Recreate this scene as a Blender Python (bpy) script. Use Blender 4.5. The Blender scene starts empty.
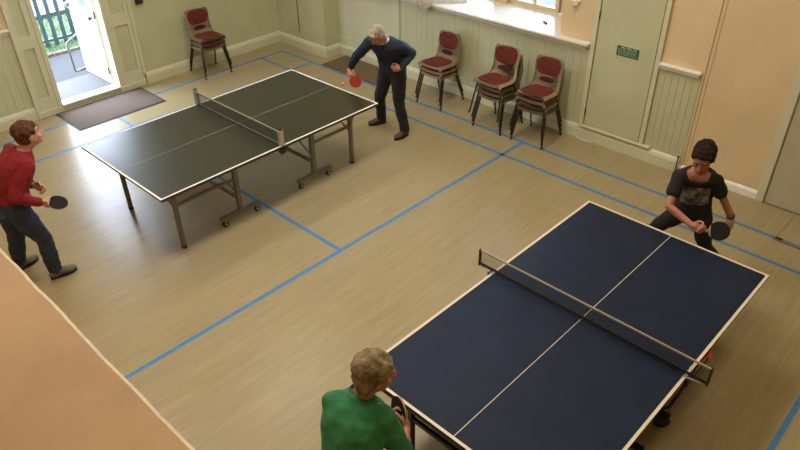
import bpy, bmesh, math, random
from mathutils import Vector as V, Matrix, Euler, noise
random.seed(7)
PI = math.pi
sc = bpy.context.scene
COL = sc.collection

# ------------------------------------------------------------------ materials
MATS = {}
def mat(name, col, rough=.6, metal=0., var=0., vscale=8., stretch=(1, 1, 1), bump=0., bscale=None, col2=None, spec=.5, emit=0., coat=0.):
    if name in MATS: return MATS[name]
    m = bpy.data.materials.new(name); m.use_nodes = True
    nt = m.node_tree; b = nt.nodes['Principled BSDF']
    b.inputs['Base Color'].default_value = (*col, 1)
    b.inputs['Roughness'].default_value = rough
    b.inputs['Metallic'].default_value = metal
    b.inputs['Specular IOR Level'].default_value = spec
    if coat: b.inputs['Coat Weight'].default_value = coat
    if emit:
        b.inputs['Emission Color'].default_value = (*col, 1); b.inputs['Emission Strength'].default_value = emit
    if var or bump:
        tc = nt.nodes.new('ShaderNodeTexCoord'); mp = nt.nodes.new('ShaderNodeMapping')
        mp.inputs['Scale'].default_value = stretch
        nt.links.new(tc.outputs['Object'], mp.inputs['Vector'])
        no = nt.nodes.new('ShaderNodeTexNoise'); no.inputs['Scale'].default_value = vscale; no.inputs['Detail'].default_value = 4
        nt.links.new(mp.outputs[0], no.inputs['Vector'])
        if var:
            mx = nt.nodes.new('ShaderNodeMix'); mx.data_type = 'RGBA'
            c2 = col2 or tuple(max(0, c*(1-var)) for c in col)
            c1 = col if col2 else tuple(min(1, c*(1+var)) for c in col)
            mx.inputs[6].default_value = (*c1, 1); mx.inputs[7].default_value = (*c2, 1)
            rp = nt.nodes.new('ShaderNodeMapRange'); rp.inputs[1].default_value = .35; rp.inputs[2].default_value = .65
            nt.links.new(no.outputs[0], rp.inputs[0]); nt.links.new(rp.outputs[0], mx.inputs[0])
            nt.links.new(mx.outputs[2], b.inputs['Base Color'])
        if bump:
            n2 = no
            if bscale:
                n2 = nt.nodes.new('ShaderNodeTexNoise'); n2.inputs['Scale'].default_value = bscale
                nt.links.new(mp.outputs[0], n2.inputs['Vector'])
            bp = nt.nodes.new('ShaderNodeBump'); bp.inputs['Strength'].default_value = bump; bp.inputs['Distance'].default_value = .01
            nt.links.new(n2.outputs[0], bp.inputs['Height']); nt.links.new(bp.outputs[0], b.inputs['Normal'])
    MATS[name] = m
    return m

def floor_material():
    m = bpy.data.materials.new('wood_strip_vinyl'); m.use_nodes = True
    nt = m.node_tree; N = nt.nodes; L = nt.links; b = N['Principled BSDF']
    tc = N.new('ShaderNodeTexCoord')
    def noise_(scale, st, det=3):
        mp = N.new('ShaderNodeMapping'); mp.inputs['Scale'].default_value = st
        L.new(tc.outputs['Object'], mp.inputs['Vector'])
        n = N.new('ShaderNodeTexNoise'); n.inputs['Scale'].default_value = scale; n.inputs['Detail'].default_value = det
        L.new(mp.outputs[0], n.inputs['Vector']); return n
    grain = noise_(1., (34, 1.6, 1), 4); fine = noise_(1., (120, 5, 1), 2); big = noise_(.6, (1, 1, 1), 2)
    br = N.new('ShaderNodeTexBrick')
    mp = N.new('ShaderNodeMapping'); mp.inputs['Rotation'].default_value = (0, 0, PI/2)
    L.new(tc.outputs['Object'], mp.inputs['Vector']); L.new(mp.outputs[0], br.inputs['Vector'])
    br.inputs['Scale'].default_value = 1.; br.inputs['Brick Width'].default_value = .9; br.inputs['Row Height'].default_value = .075
    br.inputs['Mortar Size'].default_value = .0012; br.offset = .37
    br.inputs['Color1'].default_value = (.35, .285, .155, 1); br.inputs['Color2'].default_value = (.332, .27, .145, 1)
    br.inputs['Mortar'].default_value = (.31, .25, .135, 1)
    ramp = N.new('ShaderNodeMapRange'); ramp.inputs[1].default_value = .3; ramp.inputs[2].default_value = .7; ramp.inputs[3].default_value = .91; ramp.inputs[4].default_value = 1.08
    L.new(grain.outputs[0], ramp.inputs[0])
    r2 = N.new('ShaderNodeMapRange'); r2.inputs[1].default_value = .3; r2.inputs[2].default_value = .7; r2.inputs[3].default_value = .94; r2.inputs[4].default_value = 1.06
    L.new(fine.outputs[0], r2.inputs[0])
    mu = N.new('ShaderNodeMath'); mu.operation = 'MULTIPLY'; L.new(ramp.outputs[0], mu.inputs[0]); L.new(r2.outputs[0], mu.inputs[1])
    vm = N.new('ShaderNodeVectorMath'); vm.operation = 'SCALE'
    L.new(br.outputs[0], vm.inputs[0]); L.new(mu.outputs[0], vm.inputs['Scale'])
    L.new(vm.outputs[0], b.inputs['Base Color'])
    r3 = N.new('ShaderNodeMapRange'); r3.inputs[3].default_value = .25; r3.inputs[4].default_value = .35
    L.new(big.outputs[0], r3.inputs[0]); L.new(r3.outputs[0], b.inputs['Roughness'])
    b.inputs['Specular IOR Level'].default_value = .45
    bp = N.new('ShaderNodeBump'); bp.inputs['Strength'].default_value = .12; bp.inputs['Distance'].default_value = .004
    L.new(grain.outputs[0], bp.inputs['Height']); L.new(bp.outputs[0], b.inputs['Normal'])
    return m

def fabric_dots(name, c1, c2, scale):
    m = bpy.data.materials.new(name); m.use_nodes = True
    nt = m.node_tree; b = nt.nodes['Principled BSDF']; b.inputs['Roughness'].default_value = .95
    tc = nt.nodes.new('ShaderNodeTexCoord'); vo = nt.nodes.new('ShaderNodeTexVoronoi'); vo.inputs['Scale'].default_value = scale
    vo.inputs['Randomness'].default_value = .25
    nt.links.new(tc.outputs['Object'], vo.inputs['Vector'])
    rp = nt.nodes.new('ShaderNodeMapRange'); rp.inputs[1].default_value = .25; rp.inputs[2].default_value = .5
    nt.links.new(vo.outputs['Distance'], rp.inputs[0])
    mx = nt.nodes.new('ShaderNodeMix'); mx.data_type = 'RGBA'; mx.inputs[6].default_value = (*c1, 1); mx.inputs[7].default_value = (*c2, 1)
    nt.links.new(rp.outputs[0], mx.inputs[0]); nt.links.new(mx.outputs[2], b.inputs['Base Color'])
    return m

M_floor = floor_material()
M_green = mat('sage_gloss_paint', (.51, .52, .33), .45, var=.04, vscale=2.5)
M_green2 = mat('sage_paint_trim', (.60, .60, .42), .4, var=.03, vscale=3)
M_peach = mat('peach_wall_paint', (.68, .53, .315), .75, var=.05, vscale=2, bump=.05, bscale=60)
M_parapet = mat('peach_parapet_plaster', (.56, .355, .185), .7, var=.09, vscale=3, bump=.2, bscale=14)
M_cream = mat('cream_edge_paint', (.72, .55, .36), .5, var=.12, vscale=18)
M_white = mat('white_gloss_paint', (.83, .81, .74), .3, var=.03, vscale=6)
M_winframe = mat('cream_window_paint', (.62, .50, .32), .45)
M_ceil = mat('white_ceiling', (.55, .53, .48), .9, var=.03, vscale=2)
M_blue = mat('blue_court_tape', (.055, .20, .42), .5, var=.10, vscale=25)
M_tt_green = mat('dark_green_table_top', (.021, .023, .013), .30, var=.06, vscale=5, spec=.8)
M_tt_blue = mat('dark_blue_table_top', (.013, .021, .043), .5, var=.10, vscale=5, spec=.12)
M_line = mat('white_line_paint', (.82, .80, .74), .5)
M_linec = mat('cream_line_paint', (.72, .62, .48), .5)
M_dim = mat('worn_centre_line', (.36, .36, .30), .5)
M_black = mat('black_plastic', (.012, .011, .011), .45)
M_blackm = mat('black_steel', (.015, .014, .014), .4, metal=.3)
M_steel = mat('grey_steel_tube', (.19, .17, .13), .42, metal=.35, var=.08, vscale=20)
M_alu = mat('brushed_aluminium', (.52, .49, .40), .35, metal=.6)
M_brown = mat('dark_brown_tube', (.045, .028, .022), .4, metal=.3)
M_shell = mat('tan_plastic_shell', (.36, .275, .165), .5, var=.06, vscale=9)
M_fab = fabric_dots('red_patterned_upholstery', (.028, .006, .005), (.15, .020, .010), 62)
M_slot = mat('dark_maroon_slot', (.045, .008, .007), .95)
M_net = mat('black_net_cord', (.02, .018, .016), .9)
M_tape = mat('grey_net_tape', (.38, .34, .27), .7)
M_skin = mat('skin', (.50, .26, .17), .55, var=.08, vscale=12)
M_skin2 = mat('flushed_skin', (.42, .17, .11), .55, var=.1, vscale=12)
M_lip = mat('lip', (.33, .10, .08), .5)
M_eye = mat('eye_white', (.7, .68, .64), .2)
M_iris = mat('iris_dark', (.03, .02, .015), .2)
M_red = mat('red_knit', (.20, .005, .008), .9, var=.25, vscale=60, bump=.5)
M_navy = mat('navy_knit', (.012, .021, .040), .9, var=.25, vscale=60, bump=.5)
M_tee = mat('black_cotton', (.010, .009, .009), .9, bump=.3, var=.2, vscale=20)
M_print = mat('grey_shirt_print', (.30, .28, .24), .9, var=.6, vscale=13, col2=(.02, .018, .018))
M_shirtg = mat('green_cotton', (.026, .175, .066), .9, var=.12, vscale=25, bump=.35)
M_jean = mat('blue_denim', (.024, .036, .072), .9, var=.25, vscale=22, bump=.3)
M_trou = mat('black_trouser_cloth', (.010, .010, .013), .85, var=.2, vscale=20)
M_shoe = mat('brown_leather_shoe', (.085, .026, .018), .4)
M_shoe2 = mat('grey_suede_shoe', (.16, .14, .11), .7)
M_sole = mat('dark_rubber_sole', (.02, .018, .017), .7)
M_hairgrey = mat('silver_hair', (.36, .33, .26), .95, spec=.15, var=.35, vscale=30, stretch=(1, 1, .3), bump=.8)
M_hairbrown = mat('short_brown_hair', (.095, .040, .022), .95, spec=.15, var=.35, vscale=30, bump=.8)
M_hairblack = mat('black_hair', (.022, .015, .011), .95, spec=.15, var=.35, vscale=30, bump=.8)
M_hairash = mat('ash_grey_hair', (.20, .150, .085), .95, spec=.15, var=.45, vscale=16, stretch=(1, 1, .35), bump=.8)
M_collar = mat('white_collar', (.70, .70, .72), .8)
M_collard = mat('dark_collar', (.05, .06, .08), .8)
M_batred = mat('red_bat_rubber', (.30, .028, .014), .7, spec=.2)
M_batblack = mat('black_bat_rubber', (.010, .009, .010), .7, spec=.2)
M_wood = mat('pale_bat_wood', (.50, .32, .16), .5, var=.15, vscale=30, stretch=(1, 8, 1))
M_ball = mat('orange_ball', (.85, .30, .05), .4)
M_mat = mat('grey_brown_ribbed_matting', (.115, .082, .062), .95, var=.22, vscale=90, bump=.6)
M_matb = mat('brown_coir_matting', (.15, .095, .05), .95, var=.25, vscale=70, bump=.6)
M_rub = mat('black_rubber_edge', (.03, .028, .027), .7)
M_conc = mat('pale_concrete', (.060, .056, .055), .8, var=.05, vscale=12, bump=.2)
M_tarmac = mat('blue_grey_tarmac', (.029, .028, .031), .95, var=.3, vscale=60, bump=.5)
M_grass = mat('grass', (.026, .054, .013), .95, var=.45, vscale=25, bump=1.)
M_brick = mat('weathered_kerb_brick', (.10, .07, .05), .9, var=.4, vscale=14)
M_pale = mat('blue_grey_galvanised_steel', (.020, .036, .044), .5, metal=.1)
M_tubew = mat('galvanised_tube', (.12, .12, .125), .4, metal=.3)
M_signg = mat('green_notice', (.010, .12, .04), .5)
M_lace = mat('cream_lace', (.85, .80, .70), .9, var=.25, vscale=45, col2=(.62, .48, .36))
M_tubel = mat('added_lamp_tube', (1., .93, .80), .5, emit=4.)
M_seam = mat('floor_seam_shadow', (.16, .10, .06), .8)
def glass_mat():
    m = bpy.data.materials.new('window_glass'); m.use_nodes = True
    nt = m.node_tree; b = nt.nodes['Principled BSDF']
    g = nt.nodes.new('ShaderNodeBsdfGlossy'); g.inputs['Roughness'].default_value = .02
    t = nt.nodes.new('ShaderNodeBsdfTransparent'); t.inputs[0].default_value = (.95, .97, 1, 1)
    fr = nt.nodes.new('ShaderNodeFresnel'); mx = nt.nodes.new('ShaderNodeMixShader')
    nt.links.new(fr.outputs[0], mx.inputs[0]); nt.links.new(t.outputs[0], mx.inputs[1]); nt.links.new(g.outputs[0], mx.inputs[2])
    nt.links.new(mx.outputs[0], nt.nodes['Material Output'].inputs[0]); nt.nodes.remove(b)
    return m
M_glass = glass_mat()

# ------------------------------------------------------------------ mesh helpers
def box(bm, x0, x1, y0, y1, z0, z1, mi=0, M=None, bev=0.):
    v = [V((x, y, z)) for z in (z0, z1) for y in (y0, y1) for x in (x0, x1)]
    if M is not None: v = [M @ p for p in v]
    vs = [bm.verts.new(p) for p in v]
    fs = []
    for f in ((0, 2, 3, 1), (4, 5, 7, 6), (0, 1, 5, 4), (2, 6, 7, 3), (0, 4, 6, 2), (1, 3, 7, 5)):
        fc = bm.faces.new([vs[i] for i in f]); fc.material_index = mi; fs.append(fc)
    if bev:
        es = list({e for f in fs for e in f.edges})
        bmesh.ops.bevel(bm, geom=es, offset=bev, segments=2, affect='EDGES', profile=.5)
    return fs

def basis(d):
    d = d.normalized(); a = V((0, 0, 1)) if abs(d.z) < .9 else V((1, 0, 0))
    u = a.cross(d).normalized(); return u, d.cross(u)

def loft(bm, rings, mi=0, smooth=True):
    """rings: (centre, u, v, seg) with u, v the half-axis vectors of an ellipse"""
    prev = None; first = None
    for c, u, v, n in rings:
        cur = [bm.verts.new(c + u*math.cos(2*PI*k/n) + v*math.sin(2*PI*k/n)) for k in range(n)]
        if prev:
            for k in range(n):
                f = bm.faces.new((prev[k], prev[(k+1) % n], cur[(k+1) % n], cur[k])); f.material_index = mi; f.smooth = smooth
        else: first = cur
        prev = cur
    f = bm.faces.new(list(reversed(first))); f.material_index = mi
    f = bm.faces.new(prev); f.material_index = mi

def tube(bm, pts, r, seg=10, mi=0, rr=None):
    pts = [V(p) for p in pts]; rings = []
    n = len(pts); u = None
    for i, p in enumerate(pts):
        d = (pts[min(i+1, n-1)] - pts[max(i-1, 0)]).normalized()
        if u is None: u, w = basis(d)
        else:
            u = (u - d*u.dot(d)).normalized(); w = d.cross(u)
        q = rr[i] if rr else r
        rings.append((p, u*q, w*q, seg))
    loft(bm, rings, mi)

def ball(bm, c, r, M=None, sub=2):
    g = bmesh.ops.create_icosphere(bm, subdivisions=sub, radius=1.)
    r = (r, r, r) if not hasattr(r, '__len__') else r
    for v in g['verts']:
        q = V((v.co.x*r[0], v.co.y*r[1], v.co.z*r[2]))
        v.co = (M @ q if M is not None else q) + V(c)

def limb(bm, pts, rs, sub=2):
    for i, p in enumerate(pts): ball(bm, p, rs[i], sub=sub)
    for i in range(len(pts)-1):
        a, b = V(pts[i]), V(pts[i+1]); d = b-a
        if d.length < 1e-5: continue
        u, w = basis(d)
        loft(bm, [(a, u*rs[i], w*rs[i], 14), (b, u*rs[i+1], w*rs[i+1], 14)])

def obj(name, bm, m, parent=None, smooth=None, loc=None, kind=None):
    me = bpy.data.meshes.new(name); bmesh.ops.recalc_face_normals(bm, faces=bm.faces[:]); bm.to_mesh(me); bm.free()
    for x in (m if isinstance(m, (list, tuple)) else [m]): me.materials.append(x)
    if smooth is not None:
        for p in me.polygons: p.use_smooth = smooth
    o = bpy.data.objects.new(name, me); COL.objects.link(o)
    if parent: o.parent = parent
    if loc: o.location = loc
    if kind: o['kind'] = kind
    return o

def tag(o, label, cat, group=None, kind=None):
    o['label'] = label; o['category'] = cat
    if group: o['group'] = group
    if kind: o['kind'] = kind
    return o

def thing(name, label, cat, loc=(0, 0, 0), rz=0., group=None):
    o = bpy.data.objects.new(name, None); COL.objects.link(o); o.empty_display_size = .1
    o.location = loc; o.rotation_euler = (0, 0, rz)
    return tag(o, label, cat, group)

def dup(root, loc, rot, label):
    r = root.copy(); COL.objects.link(r); r.location = loc; r.rotation_euler = rot; r['label'] = label
    for ch in list(root.children):
        c = ch.copy(); COL.objects.link(c); c.parent = r
        for g in ch.children:
            d = g.copy(); COL.objects.link(d); d.parent = c
    return r

def struct(name, bm, m, smooth=None): return obj(name, bm, m, kind='structure', smooth=smooth)

def bake(o, mods):
    """apply modifiers to a mesh object"""
    for kind, kw in mods:
        md = o.modifiers.new(kind.lower(), kind)
        for k, v in kw.items(): setattr(md, k, v)
    dg = bpy.context.evaluated_depsgraph_get(); dg.update()
    me = bpy.data.meshes.new_from_object(o.evaluated_get(dg))
    old = o.data; mats = list(old.materials)
    o.modifiers.clear(); o.data = me; me.name = o.name
    if not me.materials:
        for x in mats: me.materials.append(x)
    bpy.data.meshes.remove(old)
    for p in me.polygons: p.use_smooth = True
    return o

FOLD = bpy.data.textures.new('folds', 'CLOUDS'); FOLD.noise_scale = .09; FOLD.noise_depth = 1
HAIRT = bpy.data.textures.new('locks', 'CLOUDS'); HAIRT.noise_scale = .03; HAIRT.noise_depth = 2

# ------------------------------------------------------------------ the room
WX, WY = -.43, .60          # inner faces of the door wall and the window wall
RX, RY, H = 12.5, -10.2, 5.6
bm = bmesh.new(); box(bm, -.6, RX+.2, RY-.2, .64, -.2, 0)
struct('floor', bm, M_floor)
bm = bmesh.new(); box(bm, -.6, RX+.2, RY-.2, 1.3, H, H+.15)
struct('ceiling', bm, M_ceil)

# door wall (left in the photograph)
DY0, DY1, DZ0, DZ1 = -3.46, -2.62, .08, 2.25
bm = bmesh.new()
box(bm, WX-.12, WX, DY1, 1.3, 0, H); box(bm, WX-.12, WX, RY, DY0, 0, H); box(bm, WX-.12, WX, DY0, DY1, DZ1, H)
box(bm, WX-.12, WX+.03, DY0, DY1, -.05, DZ0)
struct('wall_left', bm, M_green)
# peach plaster above the boarding left of the door
bm = bmesh.new(); box(bm, WX, WX+.012, RY, -3.82, 1.24, H); struct('wall_left_plaster', bm, M_peach)
bm = bmesh.new()
box(bm, WX, WX+.05, RY, -3.79, 1.20, 1.235, bev=.008); box(bm, WX, WX+.025, RY, -3.80, 1.17, 1.20)
struct('trim_1', bm, M_white)
# tongue-and-groove boards left of the door section
def boards(bm, a, b, z0, z1, plane, axis, step=.105, th=.008):
    n = max(1, round((b-a)/step)); w = (b-a)/n
    for i in range(n):
        s, e = a+i*w+.001, a+(i+1)*w-.001
        if axis == 'y': box(bm, plane, plane+th, s, e, z0, z1)
        else: box(bm, s, e, plane-th, plane, z0, z1, bev=.0015)
bm = bmesh.new(); boards(bm, -5.6, -3.82, .17, 1.17, WX, 'y'); struct('trim_2', bm, M_green)
# panelled door surround
def surround(bm, y0, y1):
    t = .022
    box(bm, WX, WX+t, y0, y0+.07, .08, 2.3); box(bm, WX, WX+t, y1-.07, y1, .08, 2.3)
    for z0, z1 in ((.08, .25), (.93, 1.08), (2.15, 2.3)): box(bm, WX, WX+t, y0+.07, y1-.07, z0, z1)
    for z in (.25, 1.08): box(bm, WX+.002, WX+t-.004, y0+.07, y1-.07, z, z+.012)
bm = bmesh.new(); surround(bm, -3.80, -3.52); surround(bm, -2.56, -2.22)
box(bm, WX, WX+.035, -3.52, -3.46, .08, 2.3, bev=.006); box(bm, WX, WX+.035, -2.62, -2.56, .08, 2.3, bev=.006)
box(bm, WX, WX+.035, -3.52, -2.56, 2.25, 2.3)
box(bm, WX, WX+.05, -3.82, -3.78, .0, 2.3, bev=.006); box(bm, WX, WX+.05, -2.24, -2.19, .17, H, bev=.006)
box(bm, WX, WX+.045, -3.80, -3.46, 0, .085, bev=.006); box(bm, WX, WX+.045, -2.62, -2.22, 0, .085, bev=.006)
struct('trim_3', bm, M_green2)
bm = bmesh.new(); box(bm, WX-.12, WX+.05, DY0+.001, DY1-.001, .075, .10, bev=.006); struct('trim_4', bm, M_white)
def skirting(bm, pts, h=.17, th=.04, side=1):
    """profiled skirting along a floor polyline; the room is to the left of travel * side"""
    prof = [(0, 0), (th, 0), (th, h*.72), (th*.75, h*.76), (th*.75, h*.84), (th*.3, h*.97), (th*.2, h), (0, h)]
    for (a, b) in zip(pts[:-1], pts[1:]):
        a, b = V((*a, 0)), V((*b, 0)); d = (b-a).normalized(); n = V((-d.y, d.x, 0))*side
        r0 = [bm.verts.new(a + n*p[0] + V((0, 0, p[1]))) for p in prof]
        r1 = [bm.verts.new(b + n*p[0] + V((0, 0, p[1]))) for p in prof]
        for k in range(len(prof)):
            j = (k+1) % len(prof); bm.faces.new((r0[k], r0[j], r1[j], r1[k]))
        bm.faces.new(r0); bm.faces.new(list(reversed(r1)))
bm = bmesh.new(); skirting(bm, [(WX, .30), (WX, -2.20)]); skirting(bm, [(WX, -3.81), (WX, -6.2)])
struct('baseboard_left', bm, M_green2)

# window wall (right in the photograph), thick with a splayed reveal
bm = bmesh.new()
OX0, OX1, IX0, IX1, WZ0, WZ1, WO = 2.12, 4.77, 2.60, 4.31, 1.17, 3.3, 1.32
def prism(bm, pts, z0, z1):
    lo = [bm.verts.new((x, y, z0)) for x, y in pts]; hi = [bm.verts.new((x, y, z1)) for x, y in pts]
    n = len(pts); bm.faces.new(list(reversed(lo))); bm.faces.new(hi)
    for k in range(n): bm.faces.new((lo[k], lo[(k+1) % n], hi[(k+1) % n], hi[k]))
prism(bm, [(WX-.2, WY), (OX0, WY), (IX0, WO), (WX-.2, WO)], WZ0, WZ1)
prism(bm, [(OX1, WY), (RX, WY), (RX, WO), (IX1, WO)], WZ0, WZ1)
box(bm, WX-.2, RX, WY, WO, WZ1, H)
struct('wall_right', bm, M_peach)
bm = bmesh.new(); box(bm, WX-.2, 6.5, WY, WO, -.05, WZ0); struct('wall_right_lower', bm, M_green)
bm = bmesh.new(); box(bm, 6.5, RX, WY, WO, -.05, WZ0); struct('wall_right_plaster', bm, M_peach)
# other walls, out of view
bm = bmesh.new(); box(bm, RX, RX+.2, RY, WO, 0, H); struct('wall_back', bm, M_peach)
bm = bmesh.new(); box(bm, WX-.2, RX, RY-.2, RY, 0, H); struct('wall_front', bm, M_peach)
# box-out at the corner
bm = bmesh.new(); box(bm, WX, .77, .30, WY, 0, 3.2)
box(bm, .125, .14, .293, .302, .27, 3.2, mi=1); box(bm, -.02, .17, .288, .30, .255, .27)
o = struct('trim_5', bm, [M_green, M_seam])
bm = bmesh.new(); skirting(bm, [(.806, .30), (WX, .30)], side=1); skirting(bm, [(.77, WY), (.77, .262)], side=1)
skirting(bm, [(5.16, WY), (.77, WY)], side=1); skirting(bm, [(6.5, WY), (5.16, WY)], side=1)
struct('baseboard_right', bm, M_green2)
bm = bmesh.new(); skirting(bm, [(7.38, WY), (6.5, WY)], h=.10, th=.02, side=1); struct('baseboard_right_low', bm, M_white)
# boarding under the sill and right of the cupboard door
bm = bmesh.new(); boards(bm, 2.14, 5.185, .17, 1.12, WY, 'x', step=.10); struct('trim_6', bm, M_green)
bm = bmesh.new(); boards(bm, 6.05, 6.51, .17, 1.12, WY, 'x', step=.08); struct('trim_7', bm, M_green)
bm = bmesh.new(); box(bm, .80, 2.10, .595, .6, .2, 1.0)
box(bm, .78, 2.12, .50, WY, 1.13, 1.17, bev=.01); box(bm, 2.06, 2.12, .575, WY, .17, 1.13)
box(bm, .78, 2.06, .585, WY, .17, .3); box(bm, .78, 2.06, .585, WY, .98, 1.13)
struct('trim_8', bm, M_green2)
# window sill with bullnose running on as a dado ledge
bm = bmesh.new(); prism(bm, [(2.12, .53), (5.185, .53), (5.185, WY), (4.82, WY), (4.33, WO-.05), (2.58, WO-.05), (2.12, WY)], 1.175, 1.20)
tube(bm, [(2.12, .53, 1.182), (5.185, .53, 1.182)], .018, 8)
box(bm, 2.14, 5.13, .565, WY, 1.12, 1.165)
struct('trim_9', bm, M_white)
bm = bmesh.new(); box(bm, 6.045, 6.51, .54, WY, 1.165, 1.20, bev=.012); box(bm, 6.02, 6.49, .57, WY, 1.13, 1.165)
struct('trim_10', bm, M_white)
# vertical corner moulding and the two door frames
bm = bmesh.new(); box(bm, 6.515, 6.54, .588, WY, .0, H, bev=.004); box(bm, 6.555, 6.58, .592, WY, .1, H, bev=.003)
struct('trim_11', bm, mat('peach_gloss_moulding', (.67, .53, .33), .4))
bm = bmesh.new(); box(bm, 5.19, 5.25, .565, WY, .17, 2.9, bev=.006); box(bm, 5.99, 6.045, .565, WY, .17, 2.9, bev=.006); box(bm, 5.19, 6.045, .565, WY, 2.82, 2.9)
box(bm, 5.22, 6.14, .545, WY, .165, .195, bev=.008)
struct('trim_12', bm, M_green2)
dr = thing('door_1', 'flush pale green door with a small green notice', 'door', (5.62, .588, .2)); dr['kind'] = 'structure'
bm = bmesh.new(); box(bm, -.36, .36, -.012, .01, .0, 2.6, bev=.004); obj('door_leaf', bm, M_green, dr)
bm = bmesh.new()
for z in (.12, 1.3, 2.3): tube(bm, [(-.367, -.014, z), (-.367, -.014, z+.09)], .009, 8)
obj('hinge', bm, M_brown, dr)
bm = bmesh.new(); box(bm, -.372, -.362, -.002, .01, 0, 2.6); box(bm, .362, .372, -.002, .01, 0, 2.6); obj('shadow_gap', bm, M_seam, dr)
bm = bmesh.new(); box(bm, 7.38, 7.46, .56, WY, 0, 2.4, bev=.008); box(bm, 7.38, 8.55, .56, WY, 2.32, 2.4, bev=.008); box(bm, 8.46, 8.55, .56, WY, 0, 2.32, bev=.008)
struct('trim_13', bm, M_green2)
dr = thing('door_2', 'plain grey-green door at the right edge', 'door', (7.96, .585, .01)); dr['kind'] = 'structure'
bm = bmesh.new(); box(bm, -.485, .485, -.012, .012, 0, 2.3, bev=.004); obj('door_leaf', bm, mat('grey_green_door', (.46, .43, .29), .5, var=.04, vscale=4), dr)
bm = bmesh.new(); tube(bm, [(.42, -.012, 1.), (.42, -.05, 1.), (.33, -.05, 1.)], .01); obj('door_handle', bm, M_alu, dr)

# window: two casements either side of a pier
def casement(n, x0, x1):
    w = thing('window_%d' % n, 'white painted casement window over deep sill', 'window', ((x0+x1)/2, 1.28, 1.2)); w['kind'] = 'structure'
    h = (x1-x0)/2; bm = bmesh.new()
    box(bm, -h, -h+.05, -.03, .04, 0, 2.05); box(bm, h-.05, h, -.03, .04, 0, 2.05); box(bm, -h+.05, h-.05, -.03, .04, 0, .06); box(bm, -h+.05, h-.05, -.03, .04, 1.99, 2.05)
    obj('window_frame', bm, M_winframe, w)
    bm = bmesh.new(); box(bm, -.022, .022, -.015, .03, .06, 1.99)
    for z in (.5, 1.0, 1.5): box(bm, -h+.05, h-.05, -.012, .028, z-.012, z+.012)
    obj('glazing_bar', bm, M_winframe, w)
    bm = bmesh.new(); box(bm, -h+.05, h-.05, .008, .012, .06, 1.99); obj('pane', bm, M_glass, w)
casement(1, 3.56, 4.31); casement(2, 2.60, 3.35)
bm = bmesh.new(); box(bm, 3.35, 3.56, 1.17, WO, 1.2, 3.3, bev=.01); struct('trim_14', bm, M_winframe)

# far gallery wall whose top runs through the lower left corner
bm = bmesh.new(); box(bm, WX, RX, -6.85, -6.235, 0, 2.985); struct('wall_gallery', bm, M_parapet)
bm = bmesh.new()
nseg = 900; prof = [(-.62, 0), (-.62, .02), (-.0075, .02), (-.003, .0188), (0, .015), (0, -.012), (-.01, -.012), (-.02, 0)]
prev = None
for i in range(nseg+1):
    x = WX + (RX-WX)*i/nseg; w = .004*noise.noise(V((x*2.2, 0, 0))) + .0025*noise.noise(V((x*9, 3, 0))) + .0012*noise.noise(V((x*40, 7, 0)))
    cur = [bm.verts.new((x, -6.216 + a + (w if a > -.1 else 0), 2.98 + z)) for a, z in prof]
    if prev:
        for k in range(len(prof)):
            j = (k+1) % len(prof); f = bm.faces.new((prev[k], cur[k], cur[j], prev[j])); f.material_index = 1 if k in (2, 3, 4) else 0
    prev = cur
struct('trim_15', bm, [M_parapet, M_cream])

# ------------------------------------------------------------------ court lines and floor fittings
bm = bmesh.new(); lw = .021; zt = .0016
def strip(x0, x1, y0, y1): box(bm, x0, x1, y0, y1, 0.0002, zt)
LS, SS, SI, CE, OS = .752, 4.78, -.43, -3.06, 8.67
strip(-lw, 10, -lw, lw)                                   # doubles side line
strip(-lw, 10, SI-lw, SI+lw)                              # singles side line
def xstrip(x, y0, y1): strip(x-lw, x+lw, y0, y1)
xstrip(0, -6.1, -lw); xstrip(LS, -6.1, -lw); xstrip(SS, -6.1, -lw); xstrip(OS, -6.1, -lw)
strip(lw, SS-lw, CE-lw, CE+lw)
o = struct('floor_lines', bm, M_blue)
bm = bmesh.new()
box(bm, 7.795, 7.80, .02, .56, .0002, .002); box(bm, 3.9, 3.904, -.02, .54, .0002, .0014); box(bm, 4.35, 4.354, -.02, .54, .0002, .0014)
struct('floor_seams', bm, M_seam)
t = thing('floor_socket_strip', 'thin brown metal strip set in the floor by right-hand door', 'floor strip', (8.0, -.035, 0))
bm = bmesh.new(); box(bm, -.22, .3, -.014, .014, 0.001, .007, bev=.002); obj('strip', bm, mat('rusty_strip', (.20, .10, .05), .6, var=.4, vscale=30), t)
bm = bmesh.new(); box(bm, -.21, -.14, .02, .05, 0.001, .012, bev=.003); obj('catch', bm, M_brown, t)

def doormat(name, label, x0, x1, y0, y1, m, edge):
    t = thing(name, label, 'doormat', ((x0+x1)/2, (y0+y1)/2, 0)); a, b = (x1-x0)/2, (y1-y0)/2
    bm = bmesh.new(); box(bm, -a+edge, a-edge, -b+edge, b-edge, .001, .011, bev=.002); obj('pile', bm, m, t)
    bm = bmesh.new()
    box(bm, -a, a, -b, -b+edge, .001, .007); box(bm, -a, a, b-edge, b, .001, .007); box(bm, -a, -a+edge, -b+edge, b-edge, .001, .007); box(bm, a-edge, a, -b+edge, b-edge, .001, .007)
    obj('border', bm, M_rub, t)
doormat('doormat', 'grey-brown doormat with black border inside open door', -.375, .35, -3.60, -2.34, M_mat, .028)
doormat('doormat', 'plain brown doormat against right wall behind man in navy', .94, 2.2, .035, .555, M_matb, .012)

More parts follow.
